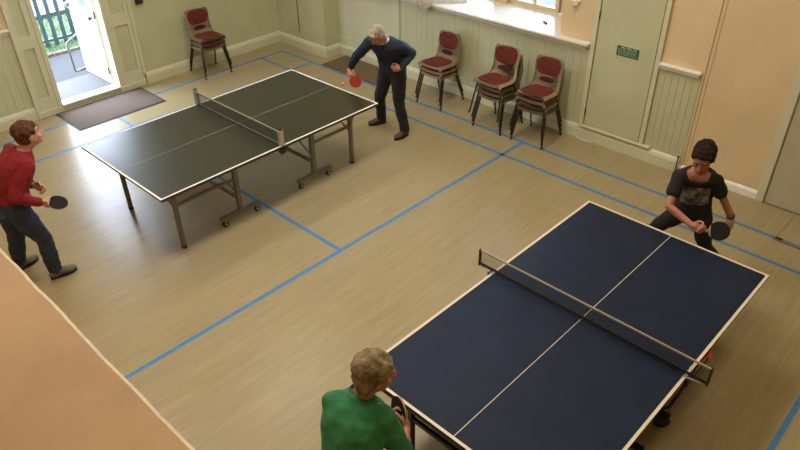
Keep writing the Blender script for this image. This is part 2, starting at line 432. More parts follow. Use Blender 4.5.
# ------------------------------------------------------------------ table-tennis tables
def cyl(bm, a, b, r, seg=18):
    tube(bm, [a, b], r, seg)
def castor(parent, x, y, m_wheel, r=.034, m_body=None):
    m_body = m_body or (M_steel if r < .05 else M_black)
    bm = bmesh.new()
    if r < .05: box(bm, x-.020, x-.014, y-.016, y+.016, r*.8, r*2+.02); box(bm, x+.014, x+.020, y-.016, y+.016, r*.8, r*2+.02); box(bm, x-.02, x+.02, y-.018, y+.018, r*2+.012, r*2+.022)
    else: cyl(bm, (x, y, r*2), (x, y, r*2+.03), .012, 12); box(bm, x-.016, x+.016, y-.016, y+.016, r*1.85, r*2+.008)
    c = obj('castor', bm, m_body, parent)
    bm = bmesh.new(); ax, ay = (.012, 0) if r < .05 else (.012, -.014); cyl(bm, (x-ax, y-ay, r), (x+ax, y+ay, r), r, 24); obj('wheel', bm, m_wheel, c)
    bm = bmesh.new(); cyl(bm, (x-.022, y, r), (x+.022, y, r), r*.35, 10); obj('hub', bm, M_alu if r < .05 else M_black, c)
def table_common(t, mtop, mline, mcentre, mapron, apron, lw=.02):
    top = .76
    for s in (-1, 1):   # two halves, x = width, y = length
        y0, y1 = (.003, 1.37) if s > 0 else (-1.37, -.003)
        bm = bmesh.new(); box(bm, -.7625, .7625, y0, y1, top-.022, top, bev=.0015); p = obj('tabletop', bm, mtop, t)
        bm = bmesh.new(); z0, z1 = top+.0002, top+.0012
        ye0, ye1 = (1.37-lw, 1.37) if s > 0 else (-1.37, -1.37+lw)
        box(bm, -.7625, .7625, ye0, ye1, z0, z1)
        ya, yb = (y0, ye0) if s > 0 else (ye1, y1)
        box(bm, -.7625, -.7625+lw, ya, yb, z0, z1); box(bm, .7625-lw, .7625, ya, yb, z0, z1)
        obj('boundary_line', bm, mline, p)
        bm = bmesh.new(); box(bm, -.0022, .0022, ya, yb, z0, z1); obj('centre_line', bm, mcentre, p)
    bm = bmesh.new()
    for s in (-1, 1):
        y0, y1 = (.01, 1.355) if s > 0 else (-1.355, -.01); i = .012
        box(bm, -.7625+i, -.7425+i, y0, y1, top-.022-apron, top-.022); box(bm, .7425-i, .7625-i, y0, y1, top-.022-apron, top-.022)
        a, b = (y1-.02, y1) if s > 0 else (y0, y0+.02)
        box(bm, -.7425+i, .7425-i, a, b, top-.022-apron, top-.022)
    obj('apron', bm, mapron, t)

t1 = thing('table_tennis_table', 'dark green table tennis table with white edges on grey wheeled legs', 'table tennis table', (3.078, -2.934, 0), .0078)
table_common(t1, M_tt_green, M_line, M_dim, mat('dark_apron', (.03, .022, .017), .6), .012)
for sy in (-1, 1):
    for sx in (-1, 1):
        x = sx*.52; ye = sy*1.14; yc = .56 if sy > 0 else -.45
        bm = bmesh.new(); box(bm, x-.02, x+.02, ye-.02, ye+.02, .025, .71, bev=.004); lg = obj('leg', bm, M_steel, t1)
        bm = bmesh.new(); box(bm, x-.022, x+.022, ye-.022, ye+.022, 0, .03, bev=.004); obj('rubber_foot', bm, M_black, lg)
        # curved brace from table edge to leg
        bm = bmesh.new(); pts = []
        for k in range(7):
            a = k/6; pts.append((x, ye + sy*.16*(1-a)**1.6, .725 - .30*a))
        tube(bm, pts, .010, 8); obj('brace', bm, M_steel, t1)
        # longitudinal rail from leg to central upright
        bm = bmesh.new(); box(bm, x-.012, x+.012, min(ye, yc)+.02, max(ye, yc)-.02, .475, .50); obj('rail', bm, M_steel, t1)
        bm = bmesh.new(); box(bm, x-.024, x+.024, yc-.024, yc+.024, .10, .715, bev=.004); obj('upright', bm, M_steel, t1)
        bm = bmesh.new(); tube(bm, [(x, yc-.02, .35), (x, yc-.24, .71)], .010, 8)
        if sy > 0: obj('strut', bm, M_steel, t1); bm = bmesh.new(); tube(bm, [(x, ye-.02, .43), (x, ye-.22, .71)], .010, 8)
        obj('strut', bm, M_steel, t1)
        bm = bmesh.new(); box(bm, x-.026, x+.026, yc-.24, yc+.24, .085, .12, bev=.004); obj('base_bar', bm, M_steel, t1)
        castor(t1, x, yc-.20, M_black); castor(t1, x, yc+.20, M_black)
    bm = bmesh.new(); box(bm, -.50, .50, sy*1.14-.012, sy*1.14+.012, .60, .625); obj('cross_bar', bm, M_steel, t1)
    bm = bmesh.new(); box(bm, -.495, .495, yc-.015, yc+.015, .24, .27); obj('cross_bar', bm, M_steel, t1)

t2 = thing('table_tennis_table', 'dark blue table tennis table with cream edges in the foreground', 'table tennis table', (7.379, -3.135, 0), -.007)
table_common(t2, M_tt_blue, M_linec, M_linec, M_black, .045)
for sy in (-1, 1):
    for sx in (-1, 1):
        x = sx*.38; ye = sy*1.30
        bm = bmesh.new(); box(bm, x-.018, x+.018, ye-.018, ye+.018, .03, .70, bev=.004); lg = obj('leg', bm, M_blackm, t2)
        bm = bmesh.new(); cyl(bm, (x, ye, 0), (x, ye, .03), .026); obj('rubber_foot', bm, M_black, lg)
        castor(t2, sx*(.64 if sy > 0 else .50), sy*.21, M_black, .056)
    bm = bmesh.new(); box(bm, -.365, .365, sy*1.30-.012, sy*1.30+.012, .55, .58); obj('cross_bar', bm, M_blackm, t2)
    bm = bmesh.new(); box(bm, -.69, .69, sy*.19-.02, sy*.19+.02, .13, .16); obj('base_bar', bm, M_blackm, t2)
for sx in (-1, 1):
    bm = bmesh.new(); box(bm, sx*.52-.02, sx*.52+.02, -.19, .19, .13, .16); obj('base_bar', bm, M_blackm, t2)
    bm = bmesh.new(); box(bm, sx*.52-.02, sx*.52+.02, -.02, .02, .16, .71); obj('upright', bm, M_blackm, t2)
    bm = bmesh.new(); tube(bm, [(sx*.66, .02, .36), (sx*.70, .05, .375), (sx*.705, .17, .41), (sx*.71, .28, .48), (sx*.715, .36, .58), (sx*.72, .39, .72)], .011, 8); obj('release_handle', bm, M_blackm, t2)

def net_thing(label, loc, rz, style):
    t = thing('table_tennis_net', label, 'table tennis net', loc, rz)
    W = .735 if style == 'a' else .885; z0, z1 = (.012, .1525) if style == 'a' else (.022, .150)
    bm = bmesh.new(); st = .0019 if style == 'a' else .0014; step = .0165 if style == 'a' else .014
    n = int(2*W/step)
    for i in range(n+1):
        x = -W + 2*W*i/n; box(bm, x-st/2, x+st/2, -st/2, st/2, z0, z1)
    for k in range(9):
        z = z0 + (z1-z0)*k/8; box(bm, -W, W, -st/2, st/2, z-st/2, z+st/2)
    obj('netting', bm, M_net, t)
    bm = bmesh.new(); box(bm, -W, W, -.004, .004, z1-.013, z1+.002, bev=.0015); obj('top_tape', bm, M_tape if style == 'a' else mat('cream_net_tape', (.42, .36, .28), .7), t)
    bm = bmesh.new(); tube(bm, [(-W, 0, z0), (W, 0, z0)], .004, 6) if style == 'a' else tube(bm, [(-W, 0, z0), (W, 0, z0)], .0045, 6)
    obj('bottom_cord', bm, mat('grey_cord', (.25, .24, .21), .7) if style == 'a' else M_net, t)
    if style != 'a':
        bm = bmesh.new(); box(bm, -W, W, -.003, .003, z0-.008, z0+.012); obj('bottom_tape', bm, M_black, t)
    for s in (-1, 1):
        x = s*W
        bm = bmesh.new()
        if style == 'a':
            a, b = sorted((s*.765, s*(.79)))
            box(bm, min(x-.0, x+s*.02)-.008, max(x, x+s*.02)+.008, -.022, .022, -.04, .165, bev=.006) if False else box(bm, s*.752-.022, s*.752+.022, -.024, .024, .0015, .172, bev=.006)
            p = obj('post', bm, M_alu, t)
            bm = bmesh.new(); cyl(bm, (s*.752, 0, .172), (s*.752, 0, .180), .020); obj('cap', bm, M_black, p)
            bm = bmesh.new(); box(bm, s*.752-.03, s*.752+.03, -.03, .03, -.075, -.036, bev=.004); cyl(bm, (s*.74, 0, -.075), (s*.74, 0, -.10), .012); obj('clamp', bm, M_black, p)
        else:
            box(bm, x-.006, x+.006, -.011, .011, 0.006, .155, bev=.003); p = obj('post', bm, M_black, t)
            bm = bmesh.new(); tube(bm, [(x, 0, .004), (s*.74, -.02, .004)], .004, 6); tube(bm, [(x, 0, .004), (s*.74, .02, .004)], .004, 6); obj('wire_bracket', bm, M_alu, p)
            bm = bmesh.new(); box(bm, s*.775-.012, s*.775+.012, -.03, .03, -.06, .004, bev=.003); tube(bm, [(s*.775, 0, -.03), (s*.785, s*.10, -.035), (s*.785, s*.28, -.035)], .006, 6); obj('clamp', bm, M_black, p)
    return t
net_thing('low black net with silver end posts across green table', (3.078, -2.934, .76), .0078, 'a')
n2 = net_thing('low black net with cream tape across blue table', (7.379, -3.135, .76), -.007, 'b')

# ------------------------------------------------------------------ bats and ball
def bat(label, c, u, n, m1, m2, handle_len=.10):
    """c = centre of the blade, u = from handle to blade, n = normal of the blade"""
    u = V(u).normalized(); n = V(n); n = (n - u*n.dot(u)).normalized(); s = u.cross(n)
    Mx = Matrix((s, u, n)).transposed().to_4x4()
    t = thing('table_tennis_bat', label, 'table tennis bat', c)
    def disc(bm, z0, z1, k=1., cut=False):
        pts = []
        for i in range(40):
            a = 2*PI*i/40; x, y = .076*k*math.sin(a), .079*k*math.cos(a)
            if cut and y < -.062: y = -.062
            pts.append((x, y))
        lo = [bm.verts.new(Mx @ V((x, y, z0))) for x, y in pts]; hi = [bm.verts.new(Mx @ V((x, y, z1))) for x, y in pts]
        bm.faces.new(list(reversed(lo))); bm.faces.new(hi)
        for i in range(40): bm.faces.new((lo[i], lo[(i+1) % 40], hi[(i+1) % 40], hi[i]))
    bm = bmesh.new(); disc(bm, -.003, .003); box(bm, -.013, .013, -.10, -.07, -.003, .003, M=Mx); obj('blade', bm, M_wood, t)
    bm = bmesh.new(); disc(bm, .003, .0065, .985, True); obj('rubber', bm, m1, t)
    bm = bmesh.new(); disc(bm, -.0065, -.003, .985, True); obj('rubber', bm, m2, t)
    bm = bmesh.new(); rings = []
    for k in range(6):
        y = -.075 - handle_len*k/5; w = .0125 + .003*(k/5)**2; rings.append((Mx @ V((0, y, 0)), (Mx.to_3x3() @ V((1, 0, 0)))*w, (Mx.to_3x3() @ V((0, 0, 1)))*.011, 12))
    loft(bm, rings); obj('handle', bm, M_wood, t)
    return t

# ------------------------------------------------------------------ people
def frame_look(look, tilt_up=(0, 0, 1)):
    f = V(look).normalized(); r = f.cross(V(tilt_up)).normalized(); u = r.cross(f)
    return Matrix((r, f, u)).transposed()      # local x right, y forward, z up

def hand(bm, wrist, d, u, n, curl=(50, 60, 40), s=1.):
    """wrist point, d = towards fingers, u = towards the thumb side, n = the palm's facing"""
    d = V(d).normalized(); u = V(u); u = (u - d*u.dot(d)).normalized(); n0 = d.cross(u); n = n0 if n0.dot(V(n)) > 0 else -n0
    w = V(wrist); R3 = Matrix((u, d, n)).transposed()
    ball(bm, w + d*.048*s, (.041*s, .054*s, .016*s), R3); ball(bm, w + d*.07*s, (.040*s, .030*s, .014*s), R3)
    ball(bm, w + d*.035*s + u*.022*s + n*.006*s, (.018*s, .032*s, .015*s), R3)
    limb(bm, [w - d*.01*s, w + d*.03*s], [.026*s, .027*s])
    for i, (L, off, rr) in enumerate(((.040, .030, .0088), (.045, .010, .0092), (.041, -.010, .0088), (.032, -.029, .0078))):
        p = w + d*(.088 - .004*abs(i-1))*s + u*off*s; a = 0.; pts = [p - d*.02*s, p]; seg = (L, L*.62, L*.5)
        for k in range(3):
            a += math.radians(curl[k] + 4*i); dd = d*math.cos(a) + n*math.sin(a)
            p = p + dd*seg[k]*s; pts.append(p)
        limb(bm, pts, [rr*s*q for q in (1.1, 1.05, 1., .93, .85)], sub=1)
    b0 = w + d*.022*s + u*.026*s + n*.006*s
    t1 = (d*.62 + u*.62 + n*.35).normalized(); t2 = (d*.80 + u*.1 + n*.55).normalized(); t3 = (d*.65 - u*.25 + n*.7).normalized()
    p1 = b0 + t1*.036*s; p2 = p1 + t2*.030*s; p3 = p2 + t3*.022*s
    limb(bm, [b0, p1, p2, p3], [.013*s, .011*s, .0098*s, .0085*s], sub=1)

def person(label, base, J, look, hair, skin, top_mat, bot_mat, shoe_mat, sleeve, wide=1., tiltup=(0, 0, 1), grips=None, toes=None, skirt=None, collar=None, topname='sweater', botname='trousers', hs=1., neckcut=None):
    B = V(base); P = {k: V(v)-B for k, v in J.items()}
    lat = (P['rs']-P['ls']).normalized()
    sp = (P['neck']-P['pelvis']).normalized(); fw = sp.cross(lat).normalized(); lat_s = fw.cross(sp).normalized()
    plat = (P['rhip']-P['lhip']).normalized(); pf = V((0, 0, 1)).cross(plat).normalized()
    def torso(bm, e, lo=-.20, hi=1.02, ext=0.):
        prof = [(-.20, .115, .10), (-.10, .158, .118), (0, .168, .122), (.15, .158, .116), (.32, .148, .112), (.5, .158, .118), (.66, .170, .122), (.8, .172, .112), (.9, .15, .092), (.97, .095, .07), (1.03, .058, .056)]
        rings = []
        for t, w, d in prof:
            if t < lo or t > hi: continue
            q = max(0, min(1, t)); c = P['pelvis'].lerp(P['neck'], t) - (fw*math.sin(q*PI)*.035)
            la = plat.lerp(lat_s, q).normalized(); f = pf.lerp(fw, q).normalized()
            s = sp
            rings.append((c, la*(w*wide+e), f*(d*wide+e), 28))
        loft(bm, rings)
    Rh = frame_look(look, tiltup); hc = P['head']
    def H3(x, y, z): return hc + Rh @ (V((x, y, z))*hs)
    # ---- body, one continuous surface
    bm = bmesh.new(); torso(bm, -.012)
    nb = P['neck']; hb = H3(0, -.02, -.07)
    limb(bm, [nb - sp*.05, nb.lerp(hb, .5), hb], [.060, .052*hs, .053*hs])
    for s in 'lr':
        S, E, W_ = P[s+'s'], P[s+'e'], P[s+'w']
        limb(bm, [P['pelvis'].lerp(P['neck'], .86), S], [.07, .055*wide])
        m1 = S.lerp(E, .45); m2 = E.lerp(W_, .35)
        limb(bm, [S, m1, E, m2, W_], [.053*wide, .044*wide, .036*wide, .037*wide, .026])
        hp, K, A = P[s+'hip'], P[s+'k'], P[s+'a']
        limb(bm, [P['pelvis'], hp, hp.lerp(K, .5), K, K.lerp(A, .35), A], [.09, .088*wide, .070*wide, .052, .050, .036])
        tf = V(toes[s]).normalized(); limb(bm, [A, A + V((0, 0, -.04)) + tf*.03, V((A.x, A.y, .035)) + tf*.12], [.034, .034, .024])
        g = grips[s]
        hand(bm, W_, g['d'], g['u'], g['n'], g.get('curl', (50, 60, 40)), g.get('s', 1.))
    # head
    ball(bm, H3(0, -.012, .030), (.076*hs, .094*hs, .084*hs), Rh, 3)
    ball(bm, H3(0, .022, -.030), (.060*hs, .068*hs, .078*hs), Rh, 3)
    ball(bm, H3(0, .050, -.082), (.033*hs, .032*hs, .026*hs), Rh)
    for s in (-1, 1):
        ball(bm, H3(s*.040, .055, -.022), (.022*hs, .022*hs, .022*hs), Rh)          # cheek
        ball(bm, H3(s*.076, -.008, -.012), (.010*hs, .019*hs, .031*hs), Rh)         # ear
        ball(bm, H3(s*.030, .077, .030), (.024*hs, .010*hs, .009*hs), Rh)           # brow
    limb(bm, [H3(0, .082, .018), H3(0, .100, -.014), H3(0, .106, -.026)], [.008*hs, .011*hs, .014*hs])
    for s in (-1, 1): ball(bm, H3(s*.011, .094, -.030), .0085*hs)
    body = obj('person', bm, skin, loc=base)
    bake(body, [('REMESH', dict(mode='VOXEL', voxel_size=.0062)), ('SMOOTH', dict(factor=.5, iterations=3))])
    tag(body, label, 'person')
    # eyes, brows, mouth
    for s in (-1, 1):
        bm = bmesh.new(); ball(bm, H3(s*.030, .0745, .010), (.0115*hs, .009*hs, .0058*hs), Rh); e = obj('eye', bm, M_eye, body, smooth=True)
        bm = bmesh.new(); ball(bm, H3(s*.030, .0815, .0095), (.0052*hs, .004*hs, .0045*hs), Rh); obj('iris', bm, M_iris, e, smooth=True)
        bm = bmesh.new(); limb(bm, [H3(s*.014, .087, .033), H3(s*.032, .087, .038), H3(s*.048, .074, .032)], [.004*hs, .0045*hs, .003*hs], 1); obj('eyebrow', bm, hair['m'], body)
    bm = bmesh.new(); ball(bm, H3(0, .0835, -.055), (.024*hs, .009*hs, .005*hs), Rh); ball(bm, H3(0, .081, -.063), (.018*hs, .009*hs, .0055*hs), Rh); obj('mouth', bm, M_lip, body, smooth=True)
    # hair
    bm = bmesh.new(); k = hair.get('k', 1.)
    ball(bm, H3(0, -.026, .047), (.084*hs*k, .096*hs*k, .083*hs*k), Rh, 3)
    ball(bm, H3(0, -.048, -.005), (.077*hs*k, .066*hs*k, .070*hs*k), Rh, 3)
    for s in (-1, 1):
        ball(bm, H3(s*.062, -.022, .020), (.022*hs*k, .042*hs, .042*hs), Rh); ball(bm, H3(s*.060, .018, .035), (.020*hs*k, .035*hs, .030*hs), Rh)
    for f in range(5):
        a = (f-2)/2; ball(bm, H3(.048*a, .052-.012*a*a, .082-.010*a*a), (.022*hs, .026*hs, .020*hs), Rh)
    if hair.get('nape'): ball(bm, H3(0, -.058, -.060), (.064*hs, .042*hs, .058*hs), Rh, 3)
    ho = obj('hair', bm, hair['m'], body)
    bake(ho, [('REMESH', dict(mode='VOXEL', voxel_size=.007)), ('SMOOTH', dict(factor=.5, iterations=2)), ('DISPLACE', dict(texture=HAIRT, strength=.022, mid_level=.5, texture_coords='LOCAL'))])
    # top garment
    bm = bmesh.new(); torso(bm, .014, lo=-.11 if not skirt else skirt, hi=1.0 if neckcut else 1.03)
    for s in 'lr':
        S, E, W_ = P[s+'s'], P[s+'e'], P[s+'w']; k = .013
        limb(bm, [P['pelvis'].lerp(P['neck'], .82), S], [.085, .056*wide+k])
        m1 = S.lerp(E, .45); m2 = E.lerp(W_, .35)
        if sleeve >= 1: limb(bm, [S, m1, E, m2, E.lerp(W_, .93)], [.055*wide+k, .046*wide+k, .041*wide+k, .038*wide+k, .031+k*.6])
        else: limb(bm, [S, S.lerp(E, sleeve*.5), S.lerp(E, sleeve)], [.055*wide+k, .052*wide+k, .050*wide+k*1.1])
    to = obj(topname, bm, top_mat, body)
    bake(to, [('REMESH', dict(mode='VOXEL', voxel_size=.010)), ('SMOOTH', dict(factor=.5, iterations=4)), ('DISPLACE', dict(texture=FOLD, strength=.022, mid_level=.5, texture_coords='LOCAL'))])
    if neckcut:
        b2 = bmesh.new(); b2.from_mesh(to.data); cc = P['neck'] + fw*neckcut[0] + sp*neckcut[1]
        bmesh.ops.delete(b2, geom=[v for v in b2.verts if (v.co-cc).length < neckcut[2]], context='VERTS'); b2.to_mesh(to.data); b2.free()
    # trousers
    bm = bmesh.new(); torso(bm, .006, lo=-.25, hi=.16)
    for s in 'lr':
        hp, K, A = P[s+'hip'], P[s+'k'], P[s+'a']; A2 = A + (K-A).normalized()*(-.015)
        limb(bm, [P['pelvis'] + V((0, 0, -.02)), hp, hp.lerp(K, .5), K, K.lerp(A, .5)], [.10, .098*wide, .086*wide, .068*wide, .066*wide])
        u_, w_ = basis(A-K); loft(bm, [(K, u_*.068*wide, w_*.068*wide, 18), (K.lerp(A, .5), u_*.066, w_*.066, 18), (A2, u_*.062, w_*.062, 18)])
    tr = obj(botname, bm, bot_mat, body)
    bake(tr, [('REMESH', dict(mode='VOXEL', voxel_size=.010)), ('SMOOTH', dict(factor=.5, iterations=3)), ('DISPLACE', dict(texture=FOLD, strength=.020, mid_level=.5, texture_coords='LOCAL'))])
    # shoes
    for s in 'lr':
        A = P[s+'a']; tf = V(toes[s]); tf.z = 0; tf.normalize(); sd = V((-tf.y, tf.x, 0)); z0 = A.z-.09
        Rf = Matrix((sd, tf, V((0, 0, 1)))).transposed(); c = V((A.x, A.y, z0))
        bm = bmesh.new(); ball(bm, c + tf*.115 + V((0, 0, .038)), (.046, .075, .030), Rf); ball(bm, c - tf*.012 + V((0, 0, .045)), (.037, .058, .042), Rf)
        limb(bm, [c + tf*.0 + V((0, 0, .07)), c + tf*.09 + V((0, 0, .045))], [.040, .036])
        for v in bm.verts:
            if v.co.z < z0+.012: v.co.z = z0+.012
        sh = obj('shoe', bm, shoe_mat, body); bake(sh, [('REMESH', dict(mode='VOXEL', voxel_size=.007)), ('SMOOTH', dict(factor=.5, iterations=3))])
        bm = bmesh.new()
        rr = []
        for z, q in ((0, 1.), (.014, 1.03)):
            rr.append([bm.verts.new(c + tf*(.060 + .122*math.cos(a)) + sd*((.044 if math.cos(a) > -.2 else .036)*math.sin(a)*q) + V((0, 0, z+.0005))) for a in [2*PI*i/28 for i in range(28)]])
        bm.faces.new(list(reversed(rr[0]))); bm.faces.new(rr[1])
        for i in range(28): bm.faces.new((rr[0][i], rr[0][(i+1) % 28], rr[1][(i+1) % 28], rr[1][i]))
        obj('sole', bm, M_sole, sh)
    if collar:
        bm = bmesh.new(); c0 = P['neck'] + sp*collar[2]; ua = lat_s; ub = fw
        for k in range(24):
            pass
        n = 28; r0 = [bm.verts.new(c0 + ua*.070*math.cos(2*PI*i/n) + ub*(.070*math.sin(2*PI*i/n)+.004) ) for i in range(n)]
        r1 = [bm.verts.new(c0 + sp*collar[1] + ua*.062*math.cos(2*PI*i/n) + ub*(.062*math.sin(2*PI*i/n)+.010)) for i in range(n)]
        r2 = [bm.verts.new(c0 + sp*collar[1] + ua*.058*math.cos(2*PI*i/n) + ub*(.058*math.sin(2*PI*i/n)+.010)) for i in range(n)]
        for i in range(n):
            j = (i+1) % n; bm.faces.new((r0[i], r0[j], r1[j], r1[i])); bm.faces.new((r1[i], r1[j], r2[j], r2[i]))
        obj('collar', bm, collar[0], body, smooth=True)
    return body, P, fw, sp, lat_s, to

# man in navy at the far end of the green table
J = dict(head=(3.59, -1.305, 1.415), neck=(3.545, -1.165, 1.315), pelvis=(3.475, -.96, .90), lhip=(3.565, -.955, .86), rhip=(3.385, -.955, .86),
         lk=(3.545, -.93, .48), rk=(3.262, -.975, .48), la=(3.575, -.86, .09), ra=(3.10, -.80, .09),
         ls=(3.70, -1.05, 1.25), rs=(3.375, -1.22, 1.27), le=(3.70, -.86, 1.12), lw=(3.72, -1.07, 1.0), re=(3.165, -1.25, 1.05), rw=(3.09, -1.285, .90))
ball_c = V((3.346, -1.643, .88)); bc = V((3.20, -1.36, .80))
person('grey-haired man in navy sweater and black trousers bending at far end of green table', (3.33, -.86, 0), J, (-.25, -.70, -.75),
       dict(m=M_hairgrey), M_skin2, M_navy, M_trou, M_shoe, 1., toes=dict(l=(-.05, -1, 0), r=(-.45, -.9, 0)),
       grips=dict(r=dict(d=(.25, -.35, -.85), u=(.70, .0, -.7), n=(-.3, -.8, .2), curl=(55, 70, 50)), l=dict(d=(-.7, -.7, -.15), u=(0, -.1, 1), n=(-.6, .7, 0), curl=(60, 75, 55))),
       collar=(M_collar, .035, .005), topname='sweater', tiltup=(.05, 0, 1), hs=.94, wide=1.04)
bat('red bat swung low in hand of man in navy', (3.215, -1.33, .78), (.70, .0, -.70), (.5, -.62, .55), M_batred, M_batred)
bm = bmesh.new(); ball(bm, (0, 0, 0), .02, sub=3); o = obj('table_tennis_ball', bm, M_ball, smooth=True, loc=ball_c); tag(o, 'orange ball in the air beside red bat over green table', 'ball')

# woman in red at the near end of the green table
J = dict(head=(3.225, -4.975, 1.455), neck=(3.205, -5.065, 1.33), pelvis=(3.165, -5.275, .875), lhip=(3.075, -5.285, .83), rhip=(3.255, -5.265, .83),
         lk=(2.96, -5.29, .46), rk=(3.17, -5.135, .46), la=(2.76, -5.31, .09), ra=(3.135, -5.13, .09),
         ls=(3.03, -5.10, 1.27), rs=(3.37, -5.12, 1.27), le=(2.96, -5.16, 1.03), lw=(3.17, -5.06, .985), re=(3.385, -5.275, 1.05), rw=(3.385, -5.115, .925))
person('woman in red sweater and blue jeans standing at left end of green table', (2.98, -5.22, 0), J, (.12, .95, .10),
       dict(m=M_hairbrown, k=1.04), M_skin, M_red, M_jean, M_shoe2, 1., toes=dict(l=(-.25, .95, 0), r=(.1, 1, 0)), wide=1.06, skirt=.02,
       grips=dict(r=dict(d=(.1, 1, -.1), u=(.5, .5, -.7), n=(-.8, .3, -.3), curl=(50, 65, 45)), l=dict(d=(.8, .5, -.35), u=(0, .3, 1), n=(.3, -.8, 0), curl=(35, 40, 30))), hs=.98)
bat('black bat held by woman in red sweater', (3.465, -5.005, .905), (.45, .75, -.30), (.35, .05, .95), M_batblack, M_batblack)

# man in black at the far end of the blue table
J = dict(head=(7.385, -1.50, 1.36), neck=(7.362, -1.455, 1.235), pelvis=(7.365, -1.36, .78), lhip=(7.455, -1.345, .74), rhip=(7.28, -1.385, .74),
         lk=(7.515, -1.24, .42), rk=(7.08, -1.30, .46), la=(7.63, -.98, .09), ra=(6.93, -1.12, .09),
         ls=(7.50, -1.415, 1.16), rs=(7.255, -1.535, 1.16), le=(7.585, -1.32, .95), lw=(7.66, -1.27, .80), re=(7.285, -1.705, .965), rw=(7.50, -1.725, .89))
bo, P, fw, sp, la, to = person('dark-haired man in black T-shirt crouching behind far end of blue table', (7.28, -1.06, 0), J, (.20, -.9, -.55),
       dict(m=M_hairblack), M_skin2, M_tee, M_trou, M_shoe2, .55, wide=.87, toes=dict(l=(.35, -1, 0), r=(-.35, -1, 0)), topname='t_shirt', hs=1.06,
       grips=dict(r=dict(d=(1, 0, -.05), u=(.2, .6, .8), n=(0, -1, .2), curl=(50, 70, 50)), l=dict(d=(.2, -.5, -.9), u=(-.3, -.9, .1), n=(-1, 0, 0), curl=(30, 30, 25))), neckcut=(.06, .0, .085))
b2 = bmesh.new(); b2.from_mesh(to.data)
mid = P['pelvis'].lerp(P['neck'], .60)
keep = [f for f in b2.faces if abs((f.calc_center_median()-mid).dot(la)) < .105 and -.13 < (f.calc_center_median()-mid).dot(sp) < .055 and f.normal.dot(fw) > .35 and (f.calc_center_median()-mid).dot(fw) > 0]
ks = set(keep); bmesh.ops.delete(b2, geom=[f for f in b2.faces if f not in ks], context='FACES')
for v in b2.verts: v.co += v.normal*.003
obj('shirt_print', b2, M_print, bo, smooth=True)
bm = bmesh.new(); e, w_ = P['le'], P['lw']; d = (w_-e).normalized(); u_, v_ = basis(d); c = e.lerp(w_, .86)
loft(bm, [(c-d*.012, u_*.034, v_*.034, 16), (c+d*.012, u_*.033, v_*.033, 16)]); obj('wristband', bm, M_collard, bo)
bat('black bat held by man in black T-shirt', (7.70, -1.675, .90), (1, .35, .25), (.15, -.75, .6), M_batblack, M_batblack)

# green-shirted player seen from behind at the near end of the blue table
J = dict(head=(7.180, -4.895, 1.455), neck=(7.120, -4.950, 1.305), pelvis=(7.20, -5.13, .88), lhip=(7.11, -5.16, .84), rhip=(7.29, -5.10, .84),
         lk=(7.05, -5.13, .47), rk=(7.25, -5.05, .47), la=(6.98, -5.32, .09), ra=(7.22, -5.24, .09),
         ls=(7.025, -5.045, 1.255), rs=(7.275, -4.945, 1.245), le=(7.12, -5.09, 1.02), lw=(7.12, -4.87, .95), re=(7.36, -4.90, 1.0), rw=(7.29, -4.79, .97))
J['rw'] = (7.265, -4.775, 1.0)
bo, P, fw, sp, la, to = person('grey-haired player in green shirt seen from behind at blue table', (7.10, -5.25, 0), J, (.42, .85, -.18),
       dict(m=M_hairash, k=1.10, nape=True), M_skin2, M_shirtg, M_jean, M_shoe2, .95, wide=.97, toes=dict(l=(0, 1, 0), r=(.15, 1, 0)), topname='shirt',
       grips=dict(r=dict(d=(-.6, .5, .4), u=(-.3, .2, .9), n=(-.6, -.5, .2), curl=(50, 65, 45)), l=dict(d=(.5, .8, -.1), u=(.3, .1, 1), n=(1, -.4, 0), curl=(40, 40, 30))), collar=(M_collard, .03, .0))
bat('black bat in front of player in green shirt', (7.18, -4.735, 1.045), (-.75, .35, .45), (.3, .8, -.2), M_batblack, M_batblack)

# orange-red bat stowed under the edge of the blue table
bat('orange-red bat stowed under edge of blue table by net', (8.10, -2.81, .70), (.20, .97, .05), (.15, 0, 1), mat('orange_red_rubber', (.40, .07, .025), .5), MATS['orange_red_rubber'])

# ------------------------------------------------------------------ stacking chairs
def shell_pt(s, v):
    """s 0..1 from front lip to top of the back, v -1..1 across"""
    prof = [(0, -.200, .405, .190), (.05, -.206, .430, .205), (.12, -.182, .446, .213), (.28, -.10, .440, .218), (.42, .02, .430, .215), (.50, .10, .430, .205), (.56, .145, .452, .195),
            (.62, .168, .50, .182), (.70, .184, .575, .176), (.80, .198, .660, .188), (.90, .211, .735, .190), (.96, .218, .772, .172), (1., .221, .790, .130)]
    for a, b in zip(prof[:-1], prof[1:]):
        if s <= b[0]: break
    t = (s-a[0])/(b[0]-a[0]); t = t*t*(3-2*t)*.35 + t*.65
    y, z, w = (a[i]+(b[i]-a[i])*t for i in (1, 2, 3))
    e = abs(v)
    if s < .55: z += .016*e**2 - (.034*((e-.86)/.14) if e > .86 else 0)
    elif s < .66: q = (s-.55)/.11; z += (.016*e**2 - (.034*((e-.86)/.14) if e > .86 else 0))*(1-q); y -= q*(.03*e**2 - (.03*((e-.86)/.14) if e > .86 else 0))
    else: y -= .03*e**2 - (.03*((e-.86)/.14) if e > .86 else 0)
    return V((v*w, y, z))
def shell_n(s, v):
    h = .01; a = shell_pt(min(1, s+h), v)-shell_pt(max(0, s-h), v); b = shell_pt(s, min(1, v+h))-shell_pt(s, max(-1, v-h))
    return b.cross(a).normalized()
